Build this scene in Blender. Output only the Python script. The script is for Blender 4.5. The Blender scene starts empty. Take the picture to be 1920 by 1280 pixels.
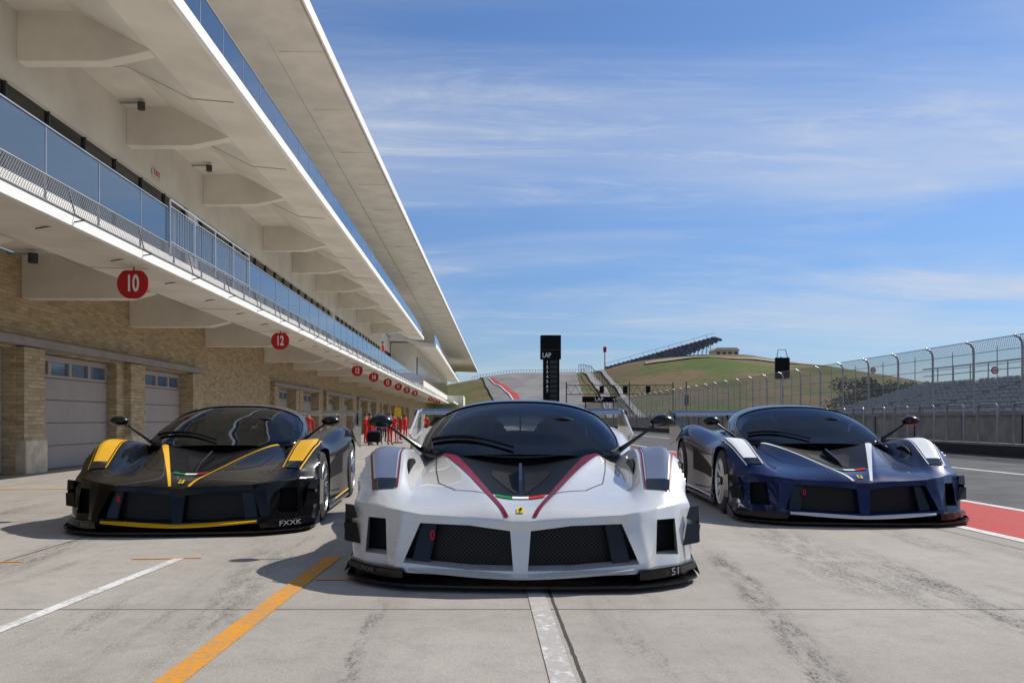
import bpy,bmesh,math,random
from mathutils import Vector,Matrix,noise
from mathutils.bvhtree import BVHTree
random.seed(4)
F=1600.0;VX=905.0;VY=786.0
def W(px,py,Y): return Vector(((px-VX)*Y/F,Y,1-(py-VY)*Y/F))
sc=bpy.context.scene
COL=sc.collection
# ---------------- materials
def M(nt,op,a,b=None,c=None,clamp=False):
    n=nt.nodes.new('ShaderNodeMath');n.operation=op;n.use_clamp=clamp
    for i,v in enumerate((a,b,c)):
        if v is None: continue
        if isinstance(v,(int,float)): n.inputs[i].default_value=v
        else: nt.links.new(v,n.inputs[i])
    return n.outputs[0]
def MIX(nt,f,a,b,mode='MIX'):
    n=nt.nodes.new('ShaderNodeMix');n.data_type='RGBA';n.blend_type=mode
    for i,v in ((0,f),(6,a),(7,b)):
        if isinstance(v,(int,float)): n.inputs[i].default_value=v
        elif isinstance(v,tuple): n.inputs[i].default_value=(v+(1,))[:4]
        else: nt.links.new(v,n.inputs[i])
    return n.outputs[2]
def NOISE(nt,vec,scale,detail=4,rough=.55,dist=0):
    n=nt.nodes.new('ShaderNodeTexNoise');n.inputs['Scale'].default_value=scale;n.inputs['Detail'].default_value=detail
    n.inputs['Roughness'].default_value=rough;n.inputs['Distortion'].default_value=dist
    nt.links.new(vec,n.inputs['Vector']);return n.outputs['Fac']
def RAMP(nt,f,a,b):
    n=nt.nodes.new('ShaderNodeMapRange');n.inputs[1].default_value=a;n.inputs[2].default_value=b
    n.interpolation_type='SMOOTHSTEP'
    nt.links.new(f,n.inputs[0]);return n.outputs[0]
def MAP(nt,vec,scale=(1,1,1),rot=(0,0,0),loc=(0,0,0)):
    n=nt.nodes.new('ShaderNodeMapping');n.inputs['Scale'].default_value=scale;n.inputs['Rotation'].default_value=rot;n.inputs['Location'].default_value=loc
    nt.links.new(vec,n.inputs[0]);return n.outputs[0]
def base(name):
    m=bpy.data.materials.new(name);m.use_nodes=True;nt=m.node_tree
    b=nt.nodes['Principled BSDF'];tc=nt.nodes.new('ShaderNodeTexCoord')
    return m,nt,b,tc.outputs['Object']
def mat(name,col,rough=.5,metal=0,coat=0,var=.12,vs=3,bump=0,bs=40,spec=None):
    m,nt,b,oc=base(name)
    b.inputs['Roughness'].default_value=rough;b.inputs['Metallic'].default_value=metal
    b.inputs['Coat Weight'].default_value=coat;b.inputs['Coat Roughness'].default_value=.03
    if spec is not None:b.inputs['Specular IOR Level'].default_value=spec
    if var>0:
        f=NOISE(nt,oc,vs,6,.6)
        c=MIX(nt,RAMP(nt,f,.3,.7),tuple(x*(1-var) for x in col),tuple(min(1,x*(1+var)) for x in col))
        nt.links.new(c,b.inputs['Base Color'])
    else: b.inputs['Base Color'].default_value=col+(1,)
    if bump:
        bn=nt.nodes.new('ShaderNodeBump');bn.inputs['Strength'].default_value=bump;bn.inputs['Distance'].default_value=.01
        nt.links.new(NOISE(nt,oc,bs,4),bn.inputs['Height']);nt.links.new(bn.outputs[0],b.inputs['Normal'])
    return m
def paint(name,col,metal=0,rough=.35,coat=.6,spec=.25):
    m,nt,b,oc=base(name)
    b.inputs['Base Color'].default_value=col+(1,);b.inputs['Metallic'].default_value=metal;b.inputs['Specular IOR Level'].default_value=spec
    b.inputs['Coat Weight'].default_value=coat;b.inputs['Coat Roughness'].default_value=.012;b.inputs['Coat IOR'].default_value=1.45
    f=NOISE(nt,oc,5,3);r=M(nt,'MULTIPLY_ADD',f,.12,rough-.06);nt.links.new(r,b.inputs['Roughness'])
    return m
def mk_concrete():
    m,nt,b,oc=base('pit_lane_concrete')
    s=nt.nodes.new('ShaderNodeSeparateXYZ');nt.links.new(oc,s.inputs[0])
    n1=NOISE(nt,oc,.5,6,.6);n2=NOISE(nt,oc,5,9,.75);n3=NOISE(nt,oc,120,3,.6)
    c=MIX(nt,RAMP(nt,n1,.3,.7),(.37,.335,.29),(.45,.415,.365))
    c=MIX(nt,M(nt,'MULTIPLY',RAMP(nt,n2,.42,.72),.45),c,(.255,.232,.203))
    c=MIX(nt,M(nt,'MULTIPLY',RAMP(nt,n3,.35,.7),.28),c,(.17,.155,.14))
    iy=M(nt,'FLOOR',M(nt,'DIVIDE',M(nt,'SUBTRACT',s.outputs[1],4.48),4.6))
    ix=M(nt,'FLOOR',M(nt,'DIVIDE',M(nt,'SUBTRACT',s.outputs[0],.385),3.75))
    cb=nt.nodes.new('ShaderNodeCombineXYZ');nt.links.new(ix,cb.inputs[0]);nt.links.new(iy,cb.inputs[1])
    wn=nt.nodes.new('ShaderNodeTexWhiteNoise');wn.noise_dimensions='3D';nt.links.new(cb.outputs[0],wn.inputs[0])
    c=MIX(nt,M(nt,'MULTIPLY',wn.outputs[0],.28),c,(.30,.27,.23))
    fine=RAMP(nt,NOISE(nt,MAP(nt,oc,(1,.45,1)),75,6,.85),.44,.58)
    wv=M(nt,'MULTIPLY',M(nt,'SUBTRACT',NOISE(nt,oc,.35,2),.5),.35)
    def track(x0,slope,w,amt,c,yc,yl):
        d=M(nt,'ABSOLUTE',M(nt,'ADD',M(nt,'SUBTRACT',M(nt,'SUBTRACT',s.outputs[0],x0),M(nt,'MULTIPLY',s.outputs[1],slope)),wv))
        k=M(nt,'SUBTRACT',1.0,RAMP(nt,d,w*.3,w))
        yk=M(nt,'SUBTRACT',1.0,RAMP(nt,M(nt,'ABSOLUTE',M(nt,'SUBTRACT',s.outputs[1],yc)),yl*.5,yl))
        br=RAMP(nt,NOISE(nt,MAP(nt,oc,(5,1.1,1),(0,0,0),(x0,0,0)),2.2,8,.8),.43,.57)
        k=M(nt,'MULTIPLY',M(nt,'MULTIPLY',k,yk),M(nt,'MULTIPLY',br,M(nt,'ADD',M(nt,'MULTIPLY',fine,.85),.15)))
        return MIX(nt,M(nt,'MULTIPLY',k,amt),c,(.03,.028,.027))
    c=track(.95,.12,.13,.95,c,4.5,2.6);c=track(2.0,.14,.12,.95,c,4.6,2.2);c=track(2.35,.02,.4,.6,c,6.4,2.4)
    c=track(-.85,-.12,.22,.6,c,5.2,1.8);c=track(-2.6,-.10,.2,.75,c,7.4,2.6);c=track(-.55,.0,.06,.85,c,3.9,1.0);c=track(-3.0,-.05,.25,.5,c,4.8,2.0)
    c=track(-4.6,-.05,.2,.6,c,8.2,2.6);c=track(3.4,.03,.2,.6,c,8.5,3)
    st=NOISE(nt,MAP(nt,oc,(3.2,.32,1),(0,0,.06)),1.6,8,.75,.3)
    msk=RAMP(nt,NOISE(nt,MAP(nt,oc,(.9,.35,1),(0,0,.05),(3.1,1.2,0)),.9,3),.48,.64)
    c=MIX(nt,M(nt,'MULTIPLY',M(nt,'MULTIPLY',M(nt,'MULTIPLY',RAMP(nt,st,.48,.62),msk),fine),.7),c,(.045,.042,.04))
    c=MIX(nt,M(nt,'MULTIPLY',RAMP(nt,NOISE(nt,MAP(nt,oc,(1.3,.1,1),(0,0,.03),(5,0,0)),1.2,5,.6),.46,.76),.35),c,(.20,.18,.165))
    sp_=RAMP(nt,NOISE(nt,oc,3.2,7,.75),.61,.73);c=MIX(nt,M(nt,'MULTIPLY',sp_,.4),c,(.15,.135,.12))
    def joint(sock,o,p,w):
        f=M(nt,'FRACT',M(nt,'ADD',M(nt,'DIVIDE',M(nt,'SUBTRACT',sock,o),p),.5))
        return M(nt,'LESS_THAN',M(nt,'ABSOLUTE',M(nt,'SUBTRACT',f,.5)),w/p)
    wob=M(nt,'MULTIPLY',NOISE(nt,oc,9,3),.012)
    j1=joint(M(nt,'ADD',s.outputs[1],wob),4.486,4.6,.009);j2=joint(M(nt,'ADD',s.outputs[0],wob),.391,3.75,.009)
    c=MIX(nt,M(nt,'MULTIPLY',j1,.85),c,(.06,.054,.048));c=MIX(nt,M(nt,'MULTIPLY',j2,.9),c,(.03,.028,.026))
    nt.links.new(c,b.inputs['Base Color']);b.inputs['Roughness'].default_value=.85;b.inputs['Specular IOR Level'].default_value=.25
    bn=nt.nodes.new('ShaderNodeBump');bn.inputs['Strength'].default_value=.35;bn.inputs['Distance'].default_value=.01
    nt.links.new(M(nt,'ADD',n3,n2),bn.inputs['Height']);nt.links.new(bn.outputs[0],b.inputs['Normal'])
    return m
def mk_brick():
    m,nt,b,oc=base('tan_brick')
    s=nt.nodes.new('ShaderNodeSeparateXYZ');nt.links.new(oc,s.inputs[0])
    cb=nt.nodes.new('ShaderNodeCombineXYZ');nt.links.new(M(nt,'ADD',s.outputs[1],s.outputs[0]),cb.inputs[0]);nt.links.new(s.outputs[2],cb.inputs[1])
    br=nt.nodes.new('ShaderNodeTexBrick');nt.links.new(cb.outputs[0],br.inputs['Vector'])
    br.inputs['Scale'].default_value=1;br.inputs['Brick Width'].default_value=.28;br.inputs['Row Height'].default_value=.075
    br.inputs['Mortar Size'].default_value=.008;br.inputs['Mortar Smooth'].default_value=.3
    br.inputs['Color1'].default_value=(.57,.44,.26,1);br.inputs['Color2'].default_value=(.34,.24,.13,1);br.inputs['Mortar'].default_value=(.38,.32,.23,1)
    c=MIX(nt,M(nt,'MULTIPLY',RAMP(nt,NOISE(nt,MAP(nt,cb.outputs[0],(1,3,1)),2.5,6,.7),.38,.7),.45),br.outputs[0],(.60,.49,.32))
    c=MIX(nt,M(nt,'MULTIPLY',RAMP(nt,NOISE(nt,oc,14,5,.7),.48,.78),.45),c,(.24,.16,.09))
    nt.links.new(c,b.inputs['Base Color']);b.inputs['Roughness'].default_value=.85
    bn=nt.nodes.new('ShaderNodeBump');bn.inputs['Strength'].default_value=.8;bn.inputs['Distance'].default_value=.03
    nt.links.new(M(nt,'SUBTRACT',NOISE(nt,oc,20,4),br.outputs['Fac']),bn.inputs['Height']);nt.links.new(bn.outputs[0],b.inputs['Normal'])
    return m
def mk_wire(name,pitch,w,col,ax=(1,2)):
    m,nt,b,oc=base(name)
    s=nt.nodes.new('ShaderNodeSeparateXYZ');nt.links.new(oc,s.inputs[0])
    u=s.outputs[ax[0]];v=s.outputs[ax[1]]
    def ln(k):
        f=M(nt,'FRACT',M(nt,'DIVIDE',k,pitch));return M(nt,'LESS_THAN',M(nt,'ABSOLUTE',M(nt,'SUBTRACT',f,.5)),w/2)
    k=M(nt,'MAXIMUM',ln(M(nt,'ADD',u,v)),ln(M(nt,'SUBTRACT',u,v)))
    b.inputs['Base Color'].default_value=col+(1,);b.inputs['Metallic'].default_value=.3;b.inputs['Roughness'].default_value=.5
    t=nt.nodes.new('ShaderNodeBsdfTransparent');mx=nt.nodes.new('ShaderNodeMixShader')
    nt.links.new(k,mx.inputs[0]);nt.links.new(t.outputs[0],mx.inputs[1]);nt.links.new(b.outputs[0],mx.inputs[2])
    nt.links.new(mx.outputs[0],nt.nodes['Material Output'].inputs[0]);return m
def mk_glass(name,tint,fac,dif=None,df=.25,ior=1.5):
    m,nt,b,oc=base(name)
    t=nt.nodes.new('ShaderNodeBsdfTransparent');t.inputs[0].default_value=tint+(1,)
    g=nt.nodes.new('ShaderNodeBsdfGlossy');g.inputs['Roughness'].default_value=.02;g.inputs[0].default_value=(.85,.93,1,1)
    last=t.outputs[0]
    if dif:
        d=nt.nodes.new('ShaderNodeBsdfDiffuse');d.inputs[0].default_value=dif+(1,)
        m0=nt.nodes.new('ShaderNodeMixShader');m0.inputs[0].default_value=df
        nt.links.new(last,m0.inputs[1]);nt.links.new(d.outputs[0],m0.inputs[2]);last=m0.outputs[0]
    fr=nt.nodes.new('ShaderNodeFresnel');fr.inputs[0].default_value=ior
    mx=nt.nodes.new('ShaderNodeMixShader');nt.links.new(M(nt,'ADD',fr.outputs[0],fac,clamp=True),mx.inputs[0])
    nt.links.new(last,mx.inputs[1]);nt.links.new(g.outputs[0],mx.inputs[2])
    nt.links.new(mx.outputs[0],nt.nodes['Material Output'].inputs[0]);return m
def mk_grass():
    m,nt,b,oc=base('hill_grass')
    n1=NOISE(nt,MAP(nt,oc,(.6,.6,1.4)),.07,9,.75,.8);n2=NOISE(nt,oc,.5,8,.75)
    c=MIX(nt,RAMP(nt,n1,.41,.56),(.09,.13,.03),(.19,.13,.075))
    c=MIX(nt,M(nt,'MULTIPLY',RAMP(nt,n2,.42,.66),.6),c,(.085,.09,.035))
    nt.links.new(c,b.inputs['Base Color']);b.inputs['Roughness'].default_value=.95;b.inputs['Specular IOR Level'].default_value=.1;return m
def mk_grille():
    m,nt,b,oc=base('grille_honeycomb')
    v=nt.nodes.new('ShaderNodeTexVoronoi');v.feature='DISTANCE_TO_EDGE';v.inputs['Scale'].default_value=55;v.inputs['Randomness'].default_value=.0
    nt.links.new(MAP(nt,oc,(1,.001,1),(0,.78,0)),v.inputs['Vector'])
    k=M(nt,'LESS_THAN',v.outputs['Distance'],.11)
    nt.links.new(MIX(nt,k,(.001,.001,.001),(.03,.03,.032)),b.inputs['Base Color']);b.inputs['Roughness'].default_value=.4;b.inputs['Specular IOR Level'].default_value=.2
    return m
def mk_worn(name,col,under,th=.5):
    m,nt,b,oc=base(name)
    n=NOISE(nt,oc,28,7,.75);n0=NOISE(nt,oc,3,3)
    k=RAMP(nt,M(nt,'ADD',n,M(nt,'MULTIPLY',n0,.35)),th,th+.18)
    c=MIX(nt,M(nt,'MULTIPLY',k,.75),col,under);nt.links.new(c,b.inputs['Base Color']);b.inputs['Roughness'].default_value=.8;b.inputs['Specular IOR Level'].default_value=.2;return m
concrete=mk_concrete();brick=mk_brick();wire=mk_wire('chain_link',.09,.22,(.28,.29,.30));net=mk_wire('catch_net_mesh',.05,.30,(.13,.14,.15))
white_p=mat('white_render',(.71,.68,.62),.8,var=.08,vs=.8,bump=.15,bs=30,spec=.2)
soffit=mat('soffit_concrete',(.73,.69,.615),.8,var=.10,vs=.7,bump=.2,bs=12,spec=.2)
edge=mat('white_fascia_paint',(.85,.83,.78),.6,var=.05,vs=2)
asphalt=mat('asphalt',(.10,.10,.10),.9,var=.25,vs=1.3,bump=.4,bs=150,spec=.2)
hillasph=mat('hill_asphalt',(.19,.18,.17),.9,var=.2,vs=.2)
red_run=mk_worn('red_runoff_paint',(.46,.045,.04),(.33,.11,.09),.66)
white_l=mk_worn('worn_white_line',(.68,.67,.64),(.32,.29,.26),.50)
white_l2=mk_worn('white_line',(.70,.69,.67),(.40,.38,.35),.62)
orange_l=mk_worn('orange_line_paint',(.72,.29,.02),(.42,.26,.12),.58)
dgrey=mat('dark_window_band',(.012,.014,.017),.12,var=.1)
doorm=mat('garage_door_panel',(.39,.345,.32),.6,var=.06,vs=1,bump=.1,spec=.2)
trim=mat('grey_trim',(.28,.25,.235),.6);conduit=mat('conduit_grey',(.42,.39,.35),.6)
stone=mat('limestone_block',(.58,.50,.38),.85,var=.2,vs=4,bump=.5,bs=12)
glassr=mk_glass('railing_glass',(.58,.74,.90),.10,(.24,.36,.50),.20)
doorglass=mat('door_window_glass',(.08,.14,.24),.05,var=.2)
steel=mat('galvanised_steel',(.36,.37,.38),.45,metal=.6,var=.15)
dsteel=mat('dark_steel',(.05,.052,.055),.5,metal=.3)
signred=mat('sign_red',(.50,.018,.016),.45,var=.05,spec=.3)
signwhite=mat('sign_white',(.85,.85,.83),.5,var=.03)
decal=mat('silver_decal',(.40,.40,.41),.5,var=.1,spec=.2);decal_d=mat('dim_silver_decal',(.17,.14,.14),.5,var=.1,spec=.2)
picketm=mat('picket_grey',(.50,.55,.60),.5,var=.03)
blackm=mat('matte_black',(.006,.006,.007),.6,var=.2,spec=.15)
barrier=mat('barrier_concrete',(.31,.29,.27),.85,var=.2,vs=2,bump=.3)
grass=mk_grass();seatm=mat('grandstand_seats',(.36,.38,.41),.6,var=.2,vs=6)
groundm=mat('outfield_ground',(.20,.18,.13),.95,var=.2,vs=.1)
carbon=mat('gloss_carbon',(.006,.006,.007),.25,coat=.3,var=.25,vs=60,spec=.25)
roofm=mat('black_roof_paint',(.005,.005,.006),.2,coat=.4,var=.1,vs=3,spec=.2)
tyrem=mat('tyre_rubber',(.018,.018,.018),.8,var=.2,vs=20)
rimm=mat('rim_silver',(.55,.56,.58),.28,metal=.9,var=.05)
seatd=mat('seat_fabric',(.07,.07,.075),.8,var=.2);seatr=mat('belt_red',(.35,.02,.02),.7)
grillem=mk_grille()
wglass=mk_glass('tinted_windshield',(.28,.31,.35),.0,None,0,1.36)
lens=mat('headlight_lens',(.006,.007,.009),.08,coat=0,var=.2,vs=30,spec=.5)
badge_y=mat('badge_yellow',(.8,.6,.03),.4,var=0,spec=.2)
green=mat('flag_green',(.0,.20,.05),.5,var=0,spec=.1);flagr=mat('flag_red',(.6,.02,.02),.5,var=0,spec=.1);flagw=mat('flag_white',(.85,.85,.85),.5,var=0,spec=.1)
skin=mat('skin',(.45,.27,.19),.6,var=.05);suit=mat('red_team_clothing',(.60,.015,.015),.8,var=.15);pants=mat('dark_trousers',(.03,.03,.035),.8);hairm=mat('dark_hair',(.025,.018,.012),.7)
yellowm=mat('yellow_plastic',(.75,.5,.03),.5);bluem=mat('blue_plastic',(.03,.09,.35),.5)
bark=mat('bark',(.09,.07,.05),.9);leaf=mat('foliage',(.05,.065,.025),.8,var=.4,vs=.8)
# ---------------- mesh builder
class MB:
    def __init__(s): s.v=[];s.f=[];s.m=[]
    def add(s,v,f,mi=0):
        o=len(s.v);s.v+=[tuple(p) for p in v];s.f+=[tuple(i+o for i in q) for q in f];s.m+=[mi]*len(f);return s
    def box(s,x0,x1,y0,y1,z0,z1,mi=0):
        return s.add([(x0,y0,z0),(x1,y0,z0),(x1,y1,z0),(x0,y1,z0),(x0,y0,z1),(x1,y0,z1),(x1,y1,z1),(x0,y1,z1)],
          [(0,3,2,1),(4,5,6,7),(0,1,5,4),(1,2,6,5),(2,3,7,6),(3,0,4,7)],mi)
    def ext(s,v0,v1,mi=0):
        n=len(v0);return s.add(list(v0)+list(v1),[tuple(range(n)),tuple(range(2*n-1,n-1,-1))]+[(i,i+n,(i+1)%n+n,(i+1)%n) for i in range(n)],mi)
    def prism(s,poly,y0,y1,mi=0): return s.ext([(x,y0,z) for x,z in poly],[(x,y1,z) for x,z in poly],mi)
    def plate(s,poly,z0,z1,mi=0): return s.ext([(x,y,z0) for x,y in poly],[(x,y,z1) for x,y in poly],mi)
    def side(s,poly,x0,x1,mi=0): return s.ext([(x0,y,z) for y,z in poly],[(x1,y,z) for y,z in poly],mi)
    def tube(s,pts,r,n=8,mi=0):
        pts=[Vector(p) for p in pts];rr=r if isinstance(r,(list,tuple)) else [r]*len(pts)
        v=[];f=[];prev=None
        for i,p in enumerate(pts):
            d=(pts[min(i+1,len(pts)-1)]-pts[max(i-1,0)]).normalized()
            if prev is None: a=d.orthogonal().normalized()
            else: a=(prev-d*prev.dot(d)).normalized()
            prev=a;b=d.cross(a)
            for k in range(n):
                t=2*math.pi*k/n;v.append(p+(a*math.cos(t)+b*math.sin(t))*rr[i])
        for i in range(len(pts)-1):
            for k in range(n): f.append((i*n+k,i*n+(k+1)%n,(i+1)*n+(k+1)%n,(i+1)*n+k))
        f.append(tuple(range(n-1,-1,-1)));f.append(tuple(range((len(pts)-1)*n,len(pts)*n)))
        return s.add(v,f,mi)
    def lathe(s,prof,n=48,mi=0,cx=0):
        v=[];f=[]
        for x,r in prof:
            for k in range(n):
                t=2*math.pi*k/n;v.append((cx+x,r*math.cos(t),r*math.sin(t)))
        for i in range(len(prof)-1):
            j=i+1
            for k in range(n): f.append((i*n+k,i*n+(k+1)%n,j*n+(k+1)%n,j*n+k))
        return s.add(v,f,mi)
    def obj(s,name,mats,parent=None,smooth=False,bevel=0,loc=None):
        me=bpy.data.meshes.new(name);me.from_pydata(s.v,[],s.f)
        if not isinstance(mats,(list,tuple)):mats=[mats]
        for m in mats:me.materials.append(m)
        me.polygons.foreach_set('material_index',s.m)
        bm=bmesh.new();bm.from_mesh(me);bmesh.ops.recalc_face_normals(bm,faces=bm.faces)
        if bevel>0:
            bmesh.ops.bevel(bm,geom=[e for e in bm.edges if e.is_manifold and e.calc_face_angle(0)>.6],offset=bevel,segments=2,affect='EDGES',clamp_overlap=True)
        bm.to_mesh(me);bm.free()
        if smooth:
            me.polygons.foreach_set('use_smooth',[True]*len(me.polygons));me.set_sharp_from_angle(angle=.6)
        o=bpy.data.objects.new(name,me);COL.objects.link(o)
        if loc: o.location=loc
        if parent: par(o,parent)
        return o
def par(o,p):
    o.parent=p;o.matrix_parent_inverse=Matrix.Translation(-p.location) if p.parent is None else Matrix.Identity(4)
def empty(name,loc=(0,0,0),parent=None):
    e=bpy.data.objects.new(name,None);e.location=loc;e.empty_display_size=.3;COL.objects.link(e)
    if parent: par(e,parent)
    return e
def top(o,label,cat,group=None):
    o['label']=label;o['category']=cat
    if group:o['group']=group
    return o
def struct(o): o['kind']='structure';return o
def textmesh(txt,size,mat_,name,loc,parent=None,rot=(math.pi/2,0,0),sx=1,ext=.004,off=0):
    c=bpy.data.curves.new('t','FONT');c.body=txt;c.size=size;c.align_x='CENTER';c.align_y='CENTER';c.extrude=ext;c.offset=off
    o=bpy.data.objects.new('t',c);COL.objects.link(o);bpy.context.view_layer.update()
    me=bpy.data.meshes.new_from_object(o.evaluated_get(bpy.context.evaluated_depsgraph_get()))
    bpy.data.objects.remove(o);me.materials.clear();me.materials.append(mat_)
    me.transform(Matrix.Translation(loc)@Matrix.Rotation(rot[2],4,'Z')@Matrix.Rotation(rot[1],4,'Y')@Matrix.Rotation(rot[0],4,'X')@Matrix.Diagonal((sx,1,1,1)))
    q=bpy.data.objects.new(name,me);COL.objects.link(q)
    if parent:par(q,parent)
    return q
def cubic(xs,ys,x):
    n=len(xs)
    if x<=xs[0]:return ys[0]
    if x>=xs[-1]:return ys[-1]
    i=max(k for k in range(n-1) if xs[k]<=x)
    def sl(k):
        if k==0:return (ys[1]-ys[0])/(xs[1]-xs[0])
        if k==n-1:return (ys[-1]-ys[-2])/(xs[-1]-xs[-2])
        return (ys[k+1]-ys[k-1])/(xs[k+1]-xs[k-1])
    h=xs[i+1]-xs[i];t=(x-xs[i])/h
    return (2*t**3-3*t*t+1)*ys[i]+(t**3-2*t*t+t)*h*sl(i)+(-2*t**3+3*t*t)*ys[i+1]+(t**3-t*t)*h*sl(i+1)
# ---------------- ground
def sheet(name,poly,z,m):
    mb=MB();mb.add([(x,y,z) for x,y in poly],[tuple(range(len(poly)))]);return struct(mb.obj(name,m))
sheet('ground',[(-1500,-300),(1500,-300),(1500,2500),(-1500,2500)],0,groundm)
sheet('pit_lane_apron',[(-8.45,-8),(4.37,-8),(4.37,150),(-8.45,150)],.004,concrete)
sheet('red_runoff_strip',[(4.49,-8),(5.84,-8),(5.84,30),(4.49,30)],.008,red_run)
sheet('race_track',[(4.37,-8),(13.8,-8),(13.8,150),(4.37,150)],.004,asphalt)
sheet('white_edge_line',[(4.37,-8),(4.49,-8),(4.49,60),(4.37,60)],.008,white_l2)
sheet('white_edge_line',[(5.84,-8),(5.95,-8),(5.95,60),(5.84,60)],.008,white_l2)
sheet('white_lane_line',[(9.68,-8),(9.82,-8),(9.82,140),(9.68,140)],.008,white_l2)
def line(name,a,b,w,m):
    a=Vector(a);b=Vector(b);d=(b-a).normalized();n=Vector((-d.y,d.x))*w/2
    sheet(name,[tuple(a+n),tuple(b+n),tuple(b-n),tuple(a-n)],.008,m)
line('orange_painted_line',(-1.08,6.18),(-1.22,2.4),.115,orange_l)
line('orange_painted_line',(-2.50,6.08),(-2.02,6.13),.035,orange_l)
line('orange_painted_line',(-1.03,5.30),(-.5,5.30),.04,orange_l)
line('orange_painted_line',(-3.9,5.9),(-3.22,5.97),.04,orange_l)
line('orange_painted_line',(-7.0,12.1),(-4.6,12.3),.05,orange_l)
line('orange_painted_line',(-7.5,9.3),(-5.6,9.35),.05,orange_l)
line('white_painted_line',(-2.17,6.1),(-2.36,2.6),.075,white_l2)
line('white_painted_line',(.305,5.3),(.305,1.5),.10,white_l)
# ---------------- pit building
PB=empty('pit_building',(-8.45,15,0))
top(PB,'long cream three-storey pit building with balconies over brick garages','building')
WX=-8.45
doors=[(11.6,15.4),(16.2,19.7),(21.0,24.4),(34.7,37.9),(39.4,43.2),(46,49.4),(51,54.5),(58,61.5),(63,66.6),(71,75),(77,81),(86,90),(92,96)]
mb=MB();prev=2.0
for a,b in doors:
    mb.box(WX-.4,WX,prev,a,0,2.30);prev=b
mb.box(WX-.4,WX,prev,150,0,2.30);mb.box(WX-.4,WX,2,150,2.30,4.0)
piers=[]
for i,(a,b) in enumerate(doors):
    if i==0 or a-doors[i-1][1]>1.4: piers.append((a-.7,a-.02))
    if i+1<len(doors) and doors[i+1][0]-b<=1.4: na=doors[i+1][0];piers.append((max(b+.03,na-.88),na-.03))
    else: piers.append((b+.02,b+.7))
for a,b in piers: mb.box(WX,WX+.16,a,b,.62,2.32)
mb.obj('brick_wall',brick,PB)
for a,b in piers: MB().box(WX,WX+.2,a-.02,b+.02,.0,.62).obj('stone_pier_base',stone,PB,bevel=.012)
for a,b in ((10.8,25.2),(34,44),(45.2,55.3),(57.2,67.4)): MB().box(WX,WX+.19,a,b,2.34,2.50).obj('header_trim',trim,PB,bevel=.01)
for a,b in doors:
    d=MB()
    hs=[.02,.48,.94,1.40,1.84,2.28]
    for i in range(4): d.box(WX-.30,WX-.22,a+.02,b-.02,hs[i],hs[i+1]-.018,0)
    d.box(WX-.30,WX-.22,a+.02,b-.02,1.84,1.90,0);d.box(WX-.30,WX-.22,a+.02,b-.02,2.16,2.28,0)
    d.box(WX-.30,WX-.26,a+.02,b-.02,.02,1.86,0)
    nw=4;ww=(b-a-.04)/nw
    for k in range(nw+1):
        y=a+.02+k*ww;d.box(WX-.30,WX-.221,max(a+.02,y-.06),min(b-.02,y+.06),1.90,2.16,0)
    do=d.obj('garage_door',doorm,PB,bevel=.006)
    go=MB().box(WX-.29,WX-.27,a+.03,b-.03,1.90,2.16).obj('door_window',doorglass);go.parent=do
y0,y1=2.0,124.0
low=[(WX,4.02),(-7.4,4.02),(-6.1,3.36),(-5.0,3.32),(-5.0,3.40),(-6.2,4.25),(WX,4.25)]
MB().prism(low,y0,y1).obj('lower_balcony_slab',soffit,PB)
MB().box(-5.0,-4.93,y0,y1,3.315,3.45).obj('lower_fascia',edge,PB,bevel=.01)
up=[(WX,8.40),(-7.4,8.40),(-6.03,7.70),(-4.98,7.60),(-4.98,7.80),(-6.2,8.6),(WX,8.6)]
MB().prism(up,y0,71).obj('upper_balcony_slab',soffit,PB)
MB().box(-4.98,-4.88,y0,71,7.595,7.84).obj('upper_fascia',edge,PB,bevel=.01)
mb=MB();mb.box(WX-.4,WX,y0,150,4.25,4.5);mb.box(WX-.4,WX,y0,150,7.05,8.40);mb.box(WX-.4,WX,y0,150,8.6,11.45)
for y in (24.5,48,71,95,120): mb.box(WX-.4,WX,y,y+.8,4.5,7.05)
mb.obj('upper_wall',white_p,PB)
MB().box(WX-.3,WX-.12,y0,150,4.5,7.05).obj('window_band',dgrey,PB)
y=3
while y<120:
    MB().box(WX-.12,WX-.07,y,y+.05,4.5,7.05).obj('window_mullion',dsteel,PB);y+=1.53
def rx(y): return -4.6+.0202*(y-21.4)
v=[];ys=[2,190]
for y in ys:
    x=rx(y);v+=[(-9,y,11.75),(x-1.3,y,11.52),(x,y,11.50),(x+.06,y,11.62),(x+.06,y,11.78),(x-.3,y,11.95),(-9,y,12.3)]
MB().add(v,[(i,(i+1)%7,(i+1)%7+7,i+7) for i in range(7)]+[tuple(range(7)),tuple(range(13,6,-1))]).obj('roof',[soffit],PB)
v=[]
for y in ys:
    x=rx(y)+.06;v+=[(x,y,11.5),(x+.05,y,11.5),(x+.05,y,11.82),(x,y,11.82)]
MB().add(v,[(i,(i+1)%4,(i+1)%4+4,i+4) for i in range(4)]+[(0,1,2,3),(7,6,5,4)]).obj('roof_fascia',edge,PB)
y=6
while y<120:
    x=rx(y);MB().box(x-1.3,x-.05,y,y+.03,11.485,11.53).obj('roof_seam',soffit,PB);y+=4.6
MB().box(-5.98,-5.96,3,120,11.53,11.56).obj('roof_seam',conduit,PB)
beams=[6,10.8,15.63,20.4,25.95,33,38,43.5,50.1,57.4,64.7,72,80.5,90,104,113]
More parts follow.
